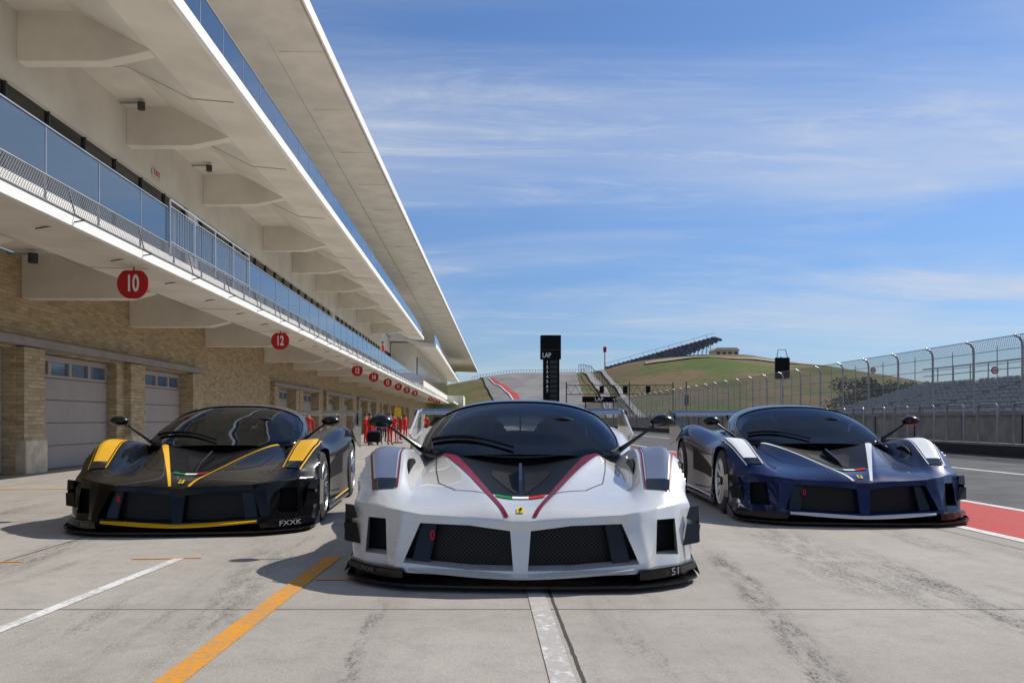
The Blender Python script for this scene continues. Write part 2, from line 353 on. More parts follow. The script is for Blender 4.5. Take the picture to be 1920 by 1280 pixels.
for yb in beams:
    MB().prism([(WX,3.22),(-6.55,3.22),(-6.1,3.33),(-6.1,3.37),(-7.4,4.04),(WX,4.04)],yb,yb+.34).obj('support_beam',soffit,PB,bevel=.008)
    if yb<71:
        MB().prism([(WX,7.50),(-6.9,7.50),(-6.03,7.68),(-6.03,7.72),(-7.4,8.42),(WX,8.42)],yb-.15,yb+.15).obj('support_beam',soffit,PB,bevel=.008)
    MB().tube([(-8.4,yb+2.2,3.96),(-7.45,yb+2.2,3.97),(-6.1,yb+2.2,3.32),(-5.1,yb+2.2,3.29)],.006,6).obj('soffit_conduit',conduit,PB)
    if yb<68: MB().tube([(-8.4,yb+2.2,8.36),(-7.45,yb+2.2,8.37),(-6.1,yb+2.2,7.69),(-5.2,yb+2.2,7.61)],.009,6).obj('soffit_conduit',conduit,PB)
def panels(x,ya,yb,za,zb,zp,step=1.36):
    y=ya
    while y<yb:
        MB().box(x-.006,x+.006,y,y+step-.02,za,zb).box(x-.012,x+.012,y-.02,y,zp,zb,1).obj('glass_panel',[glassr,steel],PB);y+=step
panels(-5.02,3,71,3.80,4.36,3.45);panels(-5.05,3,70.5,7.86,8.62,7.84)
MB().box(-5.04,-5.00,3,71,4.36,4.378).obj('handrail',steel,PB)
MB().box(-5.07,-5.03,3,70.5,8.62,8.638).obj('handrail',steel,PB)
MB().add([(-4.93,3,3.47),(-4.93,124,3.47),(-5.0,124,3.80),(-5.0,3,3.80)],[(0,1,2,3)]).obj('catch_net',net,PB)
MB().tube([(-4.93,3,3.475),(-4.93,124,3.475)],.008,6).obj('net_cable',steel,PB)
MB().tube([(-5.0,3,3.80),(-5.0,124,3.80)],.010,6).obj('net_cable',steel,PB)
y=4
while y<90:
    MB().tube([(-5.0,y,3.80),(-4.92,y,3.47),(-4.80,y,3.40),(-5.4,y,3.30)],.009,5).obj('net_bracket',dsteel,PB);y+=2.1
mb=MB();ya,yb=13.6,18.2
mb.tube([(-4.98,ya,4.50),(-4.98,yb,4.50)],.012,8);mb.tube([(-4.98,ya,4.40),(-4.98,yb,4.40)],.008,6);mb.tube([(-4.98,ya,3.83),(-4.98,yb,3.83)],.008,6)
y=ya
while y<yb:
    mb.tube([(-4.98,y,3.83),(-4.98,y,4.40)],.008,5);y+=.12
for y in (ya,ya+1.15,ya+2.3,ya+3.45,yb): mb.tube([(-4.98,y,3.6),(-4.98,y,4.50)],.016,6)
mb.obj('picket_railing',picketm,PB)
for n,px in (('10',251),('12',526),('13',670),('14',701),('15',727),('16',747),('17',763),('18',778),('19',807),('20',815),('21',822)):
    X=-5.35;yy=F*-X/(VX-px);Z=1+.388*5.35;r=.24
    so=empty('garage_number_sign',(X,yy,Z-r))
    poly=[(X+r*math.cos(t),Z+max(-r*.96,min(r*.84,r*math.sin(t)))) for t in [2*math.pi*k/40 for k in range(40)]]
    MB().prism(poly,yy-.05,yy-.02).obj('sign_plate',signred,so)
    MB().tube([(X,yy,Z),(X,yy,3.335)],.015,6).obj('bracket',dsteel,so)
    textmesh(n,.35,signwhite,'sign_number',(X,yy-.056,Z-.01),so,sx=.58,off=.008)
    top(so,'round red garage sign reading %s hanging under the balcony'%n,'sign','garage number signs along the pit building')
def lamp(x,y,z):
    o=empty('wall_lamp',(x,y,z))
    q=MB().lathe([(0,.001),(0,.085),(.17,.085),(.17,.001)],20).obj('lamp_housing',dsteel,None,smooth=True)
    q.data.transform(Matrix.Translation((x,y,z))@Matrix.Rotation(math.pi/2,4,'Y'))
    par(q,o)
    MB().box(x-.5,x-.03,y-.02,y+.02,z-.03,z+.02).obj('lamp_arm',steel,o)
    top(o,'dark grey cylindrical lamp fixed beside a concrete beam','lamp','lamps under the balconies')
for px,py in ((265,182),(392,298),(575,466),(617,502)):
    Y=F*7.9/(VX-px);w=W(px,py,Y);lamp(w.x,w.y,8.33)
Y=F*8.0/(VX-62);w=W(62,475,Y);lamp(w.x,w.y,3.95)
ex=empty('exit_sign',(WX+.05,22,7.2));MB().box(WX+.02,WX+.05,21.75,22.25,7.22,7.40).obj('sign_plate',white_p,ex)
textmesh('EXIT',.20,signred,'sign_lettering',(WX+.055,22,7.31),ex,rot=(math.pi/2,0,math.pi/2));top(ex,'small white exit sign with red letters on the upper wall','sign')
# far block
FB=empty('far_building_block',(-6,100,0));top(FB,'farther white pit building block with cantilevered balconies','building')
MB().prism([(-8.4,8.1),(-7,8.1),(-5.4,7.5),(-4.25,7.45),(-4.25,7.7),(-8.4,8.35)],76,150).obj('balcony_slab',white_p,FB)
MB().box(-4.25,-4.15,76,150,7.44,7.8).obj('fascia',edge,FB)
MB().prism([(-8.4,3.6),(-4.3,3.5),(-4.3,3.75),(-8.4,4.2)],126,160).obj('balcony_slab',edge,FB)
MB().box(-8.4,-6.2,78,150,4.3,8.0).obj('wall',white_p,FB)
MB().box(-6.19,-6.1,80,148,5.2,6.8).obj('window_band',dgrey,FB)
MB().box(-4.3,-4.28,76,150,7.8,8.6).obj('glass_railing',glassr,FB)
MB().box(-8.4,-3.4,150,165,.1,5.2).obj('end_wall',white_p,FB)
# ---------------- right side
pw=MB().box(13.8,14.05,4,150,0,.36).obj('pit_wall_kerb',barrier,bevel=.01);top(pw,'low dark concrete kerb wall along the track edge','wall')
MB().box(13.78,13.80,4,150,.03,.30).obj('dark_band',mat('kerb_dark',(.03,.03,.032),.8),pw)
w2=MB().box(15.2,15.5,4,190,0,1.12).box(15.14,15.56,4,190,1.12,1.22).obj('pit_wall',barrier,bevel=.01);top(w2,'grey concrete pit wall carrying the debris fence','wall')
y=12
while y<100: MB().box(15.17,15.2,y,y+.03,0,1.12).obj('wall_joint',dsteel,w2);y+=3
hp=[(0,0,.36),(0,0,1.28)]+[(0,.12-.12*math.cos(t),1.28+.14*math.sin(t)) for t in [math.pi/2*k/4 for k in range(1,5)]]
hp+=[(0,.78+.12*math.sin(t),1.28+.14*math.cos(t)) for t in [math.pi/2*k/4 for k in range(0,4)]]+[(0,.9,1.28),(0,.9,.36)]
hoopme=None
y=15.0
while y<88:
    if hoopme is None:
        o=MB().tube(hp,.032,8).obj('hoop_barrier',steel,smooth=True);hoopme=o.data
    else:
        o=bpy.data.objects.new('hoop_barrier',hoopme);COL.objects.link(o)
    o.location=(13.93,y,0);top(o,'galvanised steel tube hoop standing on the kerb wall','barrier','steel hoops along the pit wall');y+=1.62
pm=rm=cm=None;y=17.0
while y<200:
    if pm is None:
        a=MB().tube([(0,0,1.2),(0,0,3.08),(-.02,0,3.22),(-.10,0,3.34),(-.24,0,3.40)],.036,6).box(-.08,.08,-.08,.08,1.2,1.23).obj('catch_fence',steel);pm=a.data
        r=MB()
        for zz_ in (1.32,1.75,2.2,2.65,3.05): r.tube([(0,0,zz_),(0,2.4,zz_)],.010,5)
        r.tube([(-.24,0,3.39),(-.24,2.4,3.39)],.013,5).tube([(0,1.2,1.3),(0,1.2,3.2)],.014,5);r=r.obj('fence_cable',steel);rm=r.data
        c=MB().add([(0,0,1.24),(0,2.4,1.24),(0,2.4,3.1),(0,0,3.1),(-.24,0,3.39),(-.24,2.4,3.39)],[(0,1,2,3),(3,2,5,4)]).obj('wire_mesh',wire);cm=c.data
    else:
        a=bpy.data.objects.new('catch_fence',pm);r=bpy.data.objects.new('fence_cable',rm);c=bpy.data.objects.new('wire_mesh',cm)
        for q in (a,r,c):COL.objects.link(q)
    a.location=(15.35,y,0);r.parent=a;c.parent=a
    top(a,'curved-top steel debris fence bay on the pit wall','fence','debris fence bays along the pit wall');y+=2.42
for px,py in ((1637,694),(1865,694)):
    Y=F*15.2/(px-VX);p=W(px,py,Y);o=empty('warning_sign',(p.x,p.y,p.z-.1))
    for rr,mm,dy,nm in ((.11,signred,0,'sign_disc'),(.075,signwhite,-.006,'sign_face')):
        MB().prism([(p.x+rr*math.cos(2*math.pi*k/24),p.z+rr*math.sin(2*math.pi*k/24)) for k in range(24)],p.y+dy-.01,p.y+dy).obj(nm,mm,o)
    MB().box(p.x-.06,p.x+.06,p.y-.022,p.y-.017,p.z-.018,p.z+.018).obj('sign_bar',signred,o)
    top(o,'small round red and white warning sign on the fence','sign','round warning signs on the fence')
GS=empty('grandstand',(24,20,0));top(GS,'long grey open grandstand with rows of seats behind the fence','grandstand')
seatdk=mat('seat_gap_dark',(.12,.12,.125),.8)
for i in range(11):
    x=22+i*.9;z=.8+i*.255
    m=MB().box(x,x+.9,18,62,0 if i==0 else z-.38,z,0)
    yy=18.2
    while yy<62:
        if int((yy-18)/.6)%12!=0: m.box(x+.42,x+.50,yy,yy+.42,z,z+.24,1);m.box(x+.1,x+.48,yy,yy+.42,z+.07,z+.12,1)
        yy+=.6
    m.obj('seat_row',[seatdk,seatm],GS)
mb=MB();mb.tube([(32,18,4.6),(32,62,4.6)],.05,6);mb.tube([(32,18,4.1),(32,62,4.1)],.03,6)
yy=18
while yy<62: mb.tube([(32,yy,3.2),(32,yy,4.6)],.04,6);yy+=2
mb.obj('top_railing',steel,GS)
# ---------------- hill
prof=[(600,756),(860,722),(900,712),(960,704),(1060,702),(1110,700),(1135,694),(1180,682),(1250,671),(1330,666),(1400,667),(1450,675),(1500,682),(1560,689),(1640,702),(1760,722),(1920,738),(2400,750)]
HX=[(p[0]-VX)*230/F for p in prof];HZ=[1+(VY-p[1])*230/F for p in prof]
def hh(x,y):
    xe=x*230/max(y,60) if y<230 else x
    zr=cubic(HX,HZ,xe);t=max(0,min(1,(y-125)/105));t=t*t*(3-2*t)
    if y>230: t=max(.3,1-(y-230)/300)
    return zr*t+ (noise.noise(Vector((x*.03,y*.03,1)))*1.3+noise.noise(Vector((x*.1,y*.1,5)))*.5)*min(1,t*2)*(1 if t<.9 else .3)
v=[];f=[];nx,ny=150,70
for j in range(ny+1):
    y=118+j*3.6
    for i in range(nx+1):
        x=-70+i*2.6;v.append((x,y,hh(x,y)-.25*(j==0)))
for j in range(ny):
    for i in range(nx):
        a=j*(nx+1)+i;f.append((a,a+1,a+nx+2,a+nx+1))
struct(MB().add(v,f).obj('hill',grass,smooth=True))
def drape(name,la,lb,m,off=.12,n=40):
    v=[];f=[];
    for i in range(n+1):
        t=i/n
        a=tuple(cubic([q[0] for q in la],[q[k] for q in la],t*(la[-1][0])) for k in (1,2));b=tuple(cubic([q[0] for q in lb],[q[k] for q in lb],t*(lb[-1][0])) for k in (1,2))
        for k in range(9):
            u=k/8;x=a[0]+(b[0]-a[0])*u;y=a[1]+(b[1]-a[1])*u;v.append((x,y,hh(x,y)+off))
    for i in range(n):
        for k in range(8): q=i*9+k;f.append((q,q+1,q+10,q+9))
    return struct(MB().add(v,f).obj(name,m,smooth=True))
P=lambda t,px,Y:(t,(px-VX)*Y/F,Y)
drape('uphill_track',[P(0,960,130),P(1,925,170),P(2,896,232)],[P(0,1110,130),P(1,1095,170),P(2,1075,232)],hillasph,.25)
drape('red_painted_kerb',[P(0,979,150),P(1,953,178),P(2,917,205)],[P(0,993,150),P(1,965,178),P(2,923,205)],red_run,.42)
drape('white_kerb_line',[P(0,976,150),P(1,950,178),P(2,915,205)],[P(0,979,150),P(1,953,178),P(2,917,205)],white_l2,.40)
drape('service_path',[P(0,1140,140),P(1,1120,180),P(2,1085,228)],[P(0,1162,140),P(1,1135,180),P(2,1095,228)],barrier,.3)
drape('service_path',[P(0,1200,140),P(1,1150,180),P(2,1112,228)],[P(0,1215,140),P(1,1158,180),P(2,1118,228)],barrier,.3)
dirt=mat('dirt',(.3,.24,.17),.9)
drape('hill_path',[P(0,1210,200),P(1,1400,206),P(2,1560,214)],[P(0,1210,203),P(1,1400,209),P(2,1560,217)],dirt,.3)
mb=MB()
for k in range(40):
    x=(885-VX+k*5.4)*236/F;z=hh(x,236);mb.tube([(x,236,z-.3),(x,236,z+1.9)],.07,4)
for dz in (.8,1.8): mb.tube([((885-VX+k*5.4)*236/F,236,hh((885-VX+k*5.4)*236/F,236)+dz) for k in range(40)],.05,4)
top(mb.obj('hilltop_fence',steel),'thin steel spectator fence along the crest of the track','fence')
mb=MB()
for k in range(30):
    p=(1085+k*3)-VX;Y=228-k*2.9;x=p*Y/F;mb.tube([(x,Y,hh(x,Y)-.2),(x,Y,hh(x,Y)+2.2)],.07,4)
mb.tube([((1085+k*3-VX)*(228-k*2.9)/F,228-k*2.9,hh((1085+k*3-VX)*(228-k*2.9)/F,228-k*2.9)+2.1) for k in range(30)],.07,4)
top(mb.obj('hillside_fence',dsteel),'dark fence running down the hillside beside the path','fence')
HG=empty('hill_grandstand',W(1240,690,232));top(HG,'dark raked grandstand with red top seats on the hill','grandstand')
red_seat=mat('red_seats',(.30,.05,.06),.7);grey_seat=mat('grey_seats',(.13,.135,.15),.7,var=.4,vs=1)
mb=MB();mr=MB()
for i in range(26):
    px=1135+i*7.9;py=687-i*2.2;a=W(px,py,220);b=W(px+7.9,py-1.1,220);dep=(9+14*math.sin(math.pi*min(1,i/25)**.8))*220/F
    n=6
    for k in range(n):
        zt=a.z-dep*k/n;y_=220-k*1.1
        (mr if k==0 and i>12 else mb).box(a.x,b.x,y_-1.1,y_,zt-dep/n-.3,zt)
    if i>14:
        MB().tube([(b.x,224.4,hh(b.x,224)-.5),(b.x,224.4,a.z-.4)],.12,4).tube([(b.x,224.4,a.z-.5),(b.x-1.1,224.4,hh(b.x,224)+.1)],.07,4).obj('support_frame',steel,HG)
    if i%3==0: MB().tube([(a.x,220,a.z-.2),(a.x,220,a.z+.9)],.05,4).obj('railing_post',steel,HG)
mb.obj('seat_tiers',grey_seat,HG);mr.obj('red_seat_tiers',red_seat,HG)
MB().tube([W(1135,681,220),W(1340,624,220)],.06,4).obj('side_railing',steel,HG)
p=W(1340,666,235);q=W(1385,655,235)
h=MB().box(p.x,q.x,235,241,p.z-1,q.z-.3).prism([(p.x-.3,q.z-.3),(q.x+.3,q.z-.3),(q.x-.6,q.z+.5),(p.x+.6,q.z+.5)],234.6,241.4).obj('hill_pavilion',mat('pavilion_beige',(.72,.55,.38),.8));top(h,'small beige pavilion on the hilltop','building')
for k in range(4): MB().box(p.x+.6+k*1.6,p.x+1.5+k*1.6,234.93,235,p.z+.0,p.z+.9).obj('pavilion_window',dgrey,h)
# LAP tower
Y=60;k=Y/F;cx=(1033-VX)*k
LT=empty('lap_tower',(cx,Y,0));top(LT,'tall black lap scoring tower with white lettering','scoring tower')
bx=lambda a,b,c,d,dy:MB().box((a-VX)*k,(b-VX)*k,Y,Y+dy,1-(d-VY)*k,1-(c-VY)*k)
bx(1014,1052,628,673,.7).obj('upper_board',blackm,LT,bevel=.02)
bx(1019,1049,673,770,.6).obj('position_column',blackm,LT,bevel=.01)
MB().box((1029-VX)*k,(1040-VX)*k,Y+.1,Y+.5,0,1.7).obj('base_post',dsteel,LT)
bx(1014,1052,655,656,-.02).obj('board_seam',dsteel,LT)
textmesh('LAP',.46,signwhite,'lettering',((1025-VX)*k+.0,Y-.012,1-(666-VY)*k),LT,sx=.8,off=.008)
for n in range(7):
    textmesh(str(n+1),.30,signwhite,'lettering',((1026-VX)*k,Y-.012,1-(679+n*9-VY)*k),LT,off=.006)
dgm=mat('digit_glass',(.015,.017,.02),.3)
for n in range(9): MB().box((1031-VX)*k,(1045-VX)*k,Y-.01,Y,1-(682+n*9-VY)*k,1-(675.5+n*9-VY)*k).obj('digit_window',dgm,LT)
Y=100;k=Y/F
o=empty('lap_board',((1123-VX)*k,Y,0));MB().box((1092-VX)*k,(1157-VX)*k,Y,Y+.3,1-(754-VY)*k,1-(743-VY)*k).obj('board',blackm,o)
for px in (1098,1150): MB().box((px-VX)*k-.06,(px-VX)*k+.06,Y+.05,Y+.2,0,3.1).obj('post',dsteel,o)
textmesh('LAP',.6,signwhite,'lettering',((1123-VX)*k,Y-.02,1-(748.5-VY)*k),o,off=.01);top(o,'long low black lap board with white letters','sign')
Y=112;k=Y/F;g=empty('track_gantry',((1170-VX)*k,Y,0));z0=1-(739-VY)*k;z1=1-(722-VY)*k;xa=(1062-VX)*k;xb=(1262-VX)*k
mb=MB()
for z in (z0,z1): mb.tube([(xa,Y,z),(xb,Y,z)],.05,5)
n=24
for i in range(n):
    x=xa+(xb-xa)*i/n;x2=xa+(xb-xa)*(i+1)/n;mb.tube([(x,Y,z0),(x2,Y,z1)] if i%2 else [(x,Y,z1),(x2,Y,z0)],.03,4)
mb.obj('truss',dsteel,g)
for x in (xa,xb,(1180-VX)*k): MB().tube([(x,Y,0),(x,Y,z1+.4)],.08,6).obj('post',dsteel,g)
for px in (1128,1172,1215):
    x=(px-VX)*k;MB().box(x-.3,x+.3,Y-.15,Y-.08,z0+.1,z1-.1).obj('signal_board',blackm,g)
top(g,'dark steel truss gantry spanning the track start','gantry')
Y=62;k=Y/F;o=empty('pit_board_post',((1468-VX)*k,Y,0))
MB().box((1455-VX)*k,(1481-VX)*k,Y,Y+.3,1-(710-VY)*k,1-(670-VY)*k).obj('speaker_board',blackm,o,bevel=.02)
MB().tube([((1466-VX)*k,Y+.2,0),((1466-VX)*k,Y+.2,1-(668-VY)*k)],.05,6).tube([((1458-VX)*k,Y+.15,1-(670-VY)*k),((1460-VX)*k,Y+.15,1-(655-VY)*k),((1474-VX)*k,Y+.15,1-(655-VY)*k),((1478-VX)*k,Y+.15,1-(670-VY)*k)],.035,5).obj('mast',steel,o)
top(o,'black panel mounted high on a steel mast','panel')
Y=70;k=Y/F;o=MB().tube([((1287-VX)*k,Y,0),((1287-VX)*k,Y,1-(716-VY)*k)],.05,6).box((1283-VX)*k,(1291-VX)*k,Y-.1,Y-.05,1-(760-VY)*k,1-(740-VY)*k).obj('marker_pole',dsteel);top(o,'thin dark pole with a small black board','pole')
Y=220;k=Y/F;o=MB().tube([((1134-VX)*k,Y,5),((1134-VX)*k,Y,1-(650-VY)*k)],.12,6).box((1131-VX)*k,(1137-VX)*k,Y-.1,Y+.1,1-(660-VY)*k,1-(650-VY)*k).obj('flag_pole',signred);top(o,'thin red marker pole on the hillside','pole')
def tree(x,y,z,h,mesh=None):
    if mesh is None:
        t=MB().tube([(0,0,0),(.05*h,0,.3*h),(.02*h,.02*h,.65*h)],[.04*h,.03*h,.012*h],7)
        for a in range(6):
            an=a*1.05+.3;t.tube([(.03*h,0,(.28+.05*a)*h),(.22*h*math.cos(an),.22*h*math.sin(an),(.5+.05*a)*h)],[.018*h,.006*h],5)
        to=t.obj('trunk',bark);c=MB()
        cl=[(random.gauss(0,.2)*h,random.gauss(0,.2)*h,random.uniform(.38,.92)*h,random.uniform(.08,.17)*h) for _ in range(26)]
        for (a,b,d,r) in cl:
            for _ in range(70):
                v=Vector((random.gauss(0,1),random.gauss(0,1),random.gauss(0,.8))).normalized()*r*random.uniform(.5,1.1)+Vector((a,b,d))
                u=Vector((random.gauss(0,1),random.gauss(0,1),random.gauss(0,1))).normalized()*h*.022;w=u.orthogonal().normalized()*h*.016
                c.add([v-u,v+w,v+u,v-w],[(0,1,2,3)])
        co=c.obj('crown',leaf);mesh=(to.data,co.data)
    else:
        to=bpy.data.objects.new('trunk',mesh[0]);co=bpy.data.objects.new('crown',mesh[1]);COL.objects.link(to);COL.objects.link(co)
    e=empty('tree',(x,y,z));to.parent=e;co.parent=e;e.rotation_euler[2]=random.uniform(0,6);s=random.uniform(.8,1.2);e.scale=(s*1.3,s*1.3,s)
    top(e,'dark green broadleaf tree beyond the grandstand','tree','trees behind the grandstand');return mesh
tm=None
for i in range(9):
    px=1600+i*15+random.uniform(-6,6);Y=random.uniform(100,125);tm=tree((px-VX)*Y/F,Y,0,random.uniform(5.0,6.2),tm)
# ---------------- people
def person(px,Y,sh,arm=0,top_m=suit,leg_m=suit,turn=0,hgt=1.25,label='person in red team clothing standing near the garages',at=None):
    J=[(0,0,.96,.13),(0,0,1.12,.125),(0,0,1.34,.15),(0,0,1.48,.06),(0,-.01,1.60,.085),(0,-.005,1.69,.075)]
    E=[(0,1),(1,2),(2,3),(3,4),(4,5)]
    def ch(st,pts):
        p=st
        for q in pts:
            J.append(q);E.append((p,len(J)-1));p=len(J)-1
    for s in (1,-1):
        if arm==1 and s==1: ch(2,[(s*.19,0,1.42,.06),(s*.27,-.08,1.2,.045),(s*.20,-.28,1.25,.035),(s*.17,-.36,1.28,.035)])
        elif arm==2: ch(2,[(s*.19,0,1.42,.06),(s*.25,.02,1.18,.045),(s*.12,-.20,1.12,.035),(s*.04,-.25,1.12,.035)])
        else: ch(2,[(s*.19,0,1.42,.06),(s*.25,.02,1.16,.045),(s*.27,-.04,.92,.034),(s*.27,-.06,.83,.036)])
        ch(0,[(s*.10,0,.88,.095),(s*.12,-.02*s*sh,.5,.065),(s*.13,.03,.10,.045),(s*.14,-.12,.04,.04)])
    me=bpy.data.meshes.new('p');me.from_pydata([j[:3] for j in J],E,[]);o=bpy.data.objects.new('p',me);COL.objects.link(o)
    md=o.modifiers.new('s','SKIN')
    for i,j in enumerate(J): me.skin_vertices[0].data[i].radius=(j[3],j[3]*.85);me.skin_vertices[0].data[i].use_root=(i==0)
    su=o.modifiers.new('ss','SUBSURF');su.levels=1;bpy.context.view_layer.update()
    m2=bpy.data.meshes.new_from_object(o.evaluated_get(bpy.context.evaluated_depsgraph_get()));bpy.data.objects.remove(o)
    m2.materials.clear()
    for q in (top_m,leg_m,skin,blackm):m2.materials.append(q)
    for p in m2.polygons:
        c=p.center;p.use_smooth=True
        p.material_index=2 if c.z>1.5 or (abs(c.x)>.2 and c.z<.9) else (3 if c.z<.09 else (1 if c.z<.98 else 0))
    b=bpy.data.objects.new('person',m2);COL.objects.link(b)
    hm=MB();n=10
    v=[];f=[]
    for a in range(5):
        for q in range(n):
            th=a/4*1.75;t=2*math.pi*q/n;v.append((.098*math.sin(th)*math.cos(t),.015+.105*math.sin(th)*math.sin(t)+.02*math.sin(th),1.645+.115*math.cos(th)))
    for a in range(4):
        for q in range(n): f.append((a*n+q,a*n+(q+1)%n,(a+1)*n+(q+1)%n,(a+1)*n+q))
    ho=hm.add(v,f).obj('hair',hairm,smooth=True);ho.parent=b
    b.location=at or ((px-VX)*Y/F,Y,0.004);s=hgt/1.76;b.scale=(s,s,s);b.rotation_euler[2]=turn
    top(b,label,'person','pit crew in red near the garages')
person(578,27,1,0,turn=.4);person(686,35,-1,2,turn=1.2);person(701,38,1,1,turn=-.6);person(726,37,1,0,leg_m=pants,turn=2.8)
person(738,35,-1,2,turn=.2);person(751,41,1,0,turn=2);person(789,34,1,1,turn=.3);person(800,40,-1,0,leg_m=pants,turn=-1);person(712,43,1,0,turn=.9)
person(694,33,1,0,turn=2.2);person(731,33,-1,1,turn=.8);person(721,46,1,2,leg_m=pants,turn=-.4);person(760,44,1,0,turn=1)
person(711,34,1,1,top_m=blackm,leg_m=pants,turn=.3,label='person in black clothing raising a camera')
person(716,88,1,0,turn=1.5,label='person in red leaning at the far balcony railing',at=(-5.6,48,4.15))
o=empty('pit_trolley',(-5.1,33,0))
MB().box(-4.45,-3.95,32.8,33.2,.12,.5).obj('trolley_box',blackm,o,bevel=.03);MB().box(-4.42,-3.98,32.85,33.15,.501,.56).obj('trolley_lid',bluem,o,bevel=.02)
for xx in (-4.4,-4.05):
    q=MB().lathe([(0,.02),(0,.1),(.04,.1),(.04,.02)],16).obj('castor',tyrem,None)
    q.data.transform(Matrix.Translation((xx,32.8,.1)));par(q,o)
top(o,'black wheeled tool trolley with a blue lid','trolley')
x=(746-VX)*36/F;o=empty('yellow_stand',(x,36,0));MB().tube([(x,36,0),(x,36,1.2)],.02,6).box(x-.2,x+.2,35.8,36.2,0,.05).obj('pole',dsteel,o);MB().box(x-.14,x+.14,35.95,36.0,1.1,1.5).obj('yellow_panel',yellowm,o,bevel=.02);top(o,'yellow panel on a thin pole stand','sign')
# ---------------- cars
rows=[
([0,.05,.30,.67,.75,.81,.96,1.07],[.04,.04,.06,.12,.16,.24,.36,.53],[.082,.082,.085,.095,.105,.11,.12,.12]),
([0,.042,.30,.695,.76,.81,.965,1.08],[.06,.06,.09,.14,.18,.26,.39,.56],[.118,.118,.118,.150,.16,.178,.172,.185]),
([0,.060,.30,.600,.715,.825,.955,1.09],[.10,.10,.14,.20,.24,.32,.45,.61],[.345,.345,.372,.378,.382,.390,.385,.380]),
([0,.045,.19,.60,.71,.825,.955,1.085],[.10,.10,.13,.20,.25,.35,.48,.65],[.402,.402,.412,.430,.445,.455,.465,.46]),
([0,.075,.16,.50,.70,.80,.94,1.07],[.20,.20,.22,.30,.39,.47,.56,.72],[.466,.466,.476,.468,.478,.505,.525,.515]),
([0,.10,.235,.50,.70,.785,.95,1.08],[.50,.50,.50,.53,.57,.59,.64,.78],[.498,.500,.536,.508,.508,.550,.565,.545]),
([0,.12,.350,.55,.715,.79,.985,1.125],[.85,.85,.85,.85,.86,.87,.89,.95],[.538,.543,.624,.552,.540,.665,.690,.635]),
([0,.14,.46,.60,.72,.815,1.02,1.135],[1.15]*8,[.585,.595,.688,.615,.588,.785,.812,.715]),
([0,.16,.56,.65,.72,.81,1.015,1.125],[1.45]*8,[.65,.655,.737,.670,.630,.785,.80,.705]),
([0,.16,.62,.68,.72,.79,.97,1.065],[1.75]*8,[.745,.745,.757,.71,.68,.735,.735,.645]),
([0,.16,.40,.60,.68,.78,.90,1.0],[2.1]*8,[.76,.76,.76,.75,.73,.715,.69,.60]),
([0,.16,.40,.55,.66,.78,.90,1.0],[2.7]*8,[.78,.78,.78,.77,.75,.73,.70,.61]),
([0,.1,.30,.5,.67,.84,1.0,1.08],[3.2]*8,[.84,.84,.83,.82,.80,.83,.80,.68]),
([0,.1,.30,.5,.70,.88,1.04,1.13],[3.8]*8,[.90,.90,.88,.86,.84,.93,.92,.75]),
([0,.1,.30,.5,.70,.88,1.03,1.12],[4.3]*8,[.88,.88,.87,.85,.85,.93,.91,.73]),
([0,.1,.30,.5,.68,.84,.97,1.05],[4.68]*8,[.80,.80,.80,.80,.81,.86,.84,.70]),
([0,.1,.30,.5,.68,.84,.97,1.05],[4.74]*8,[.40]*8),
([0,.1,.30,.5,.68,.84,.97,1.04],[4.66]*8,[.19]*8),
([0,.1,.30,.5,.68,.84,.96,1.02],[4.6]*8,[.11]*8)]
NT=15
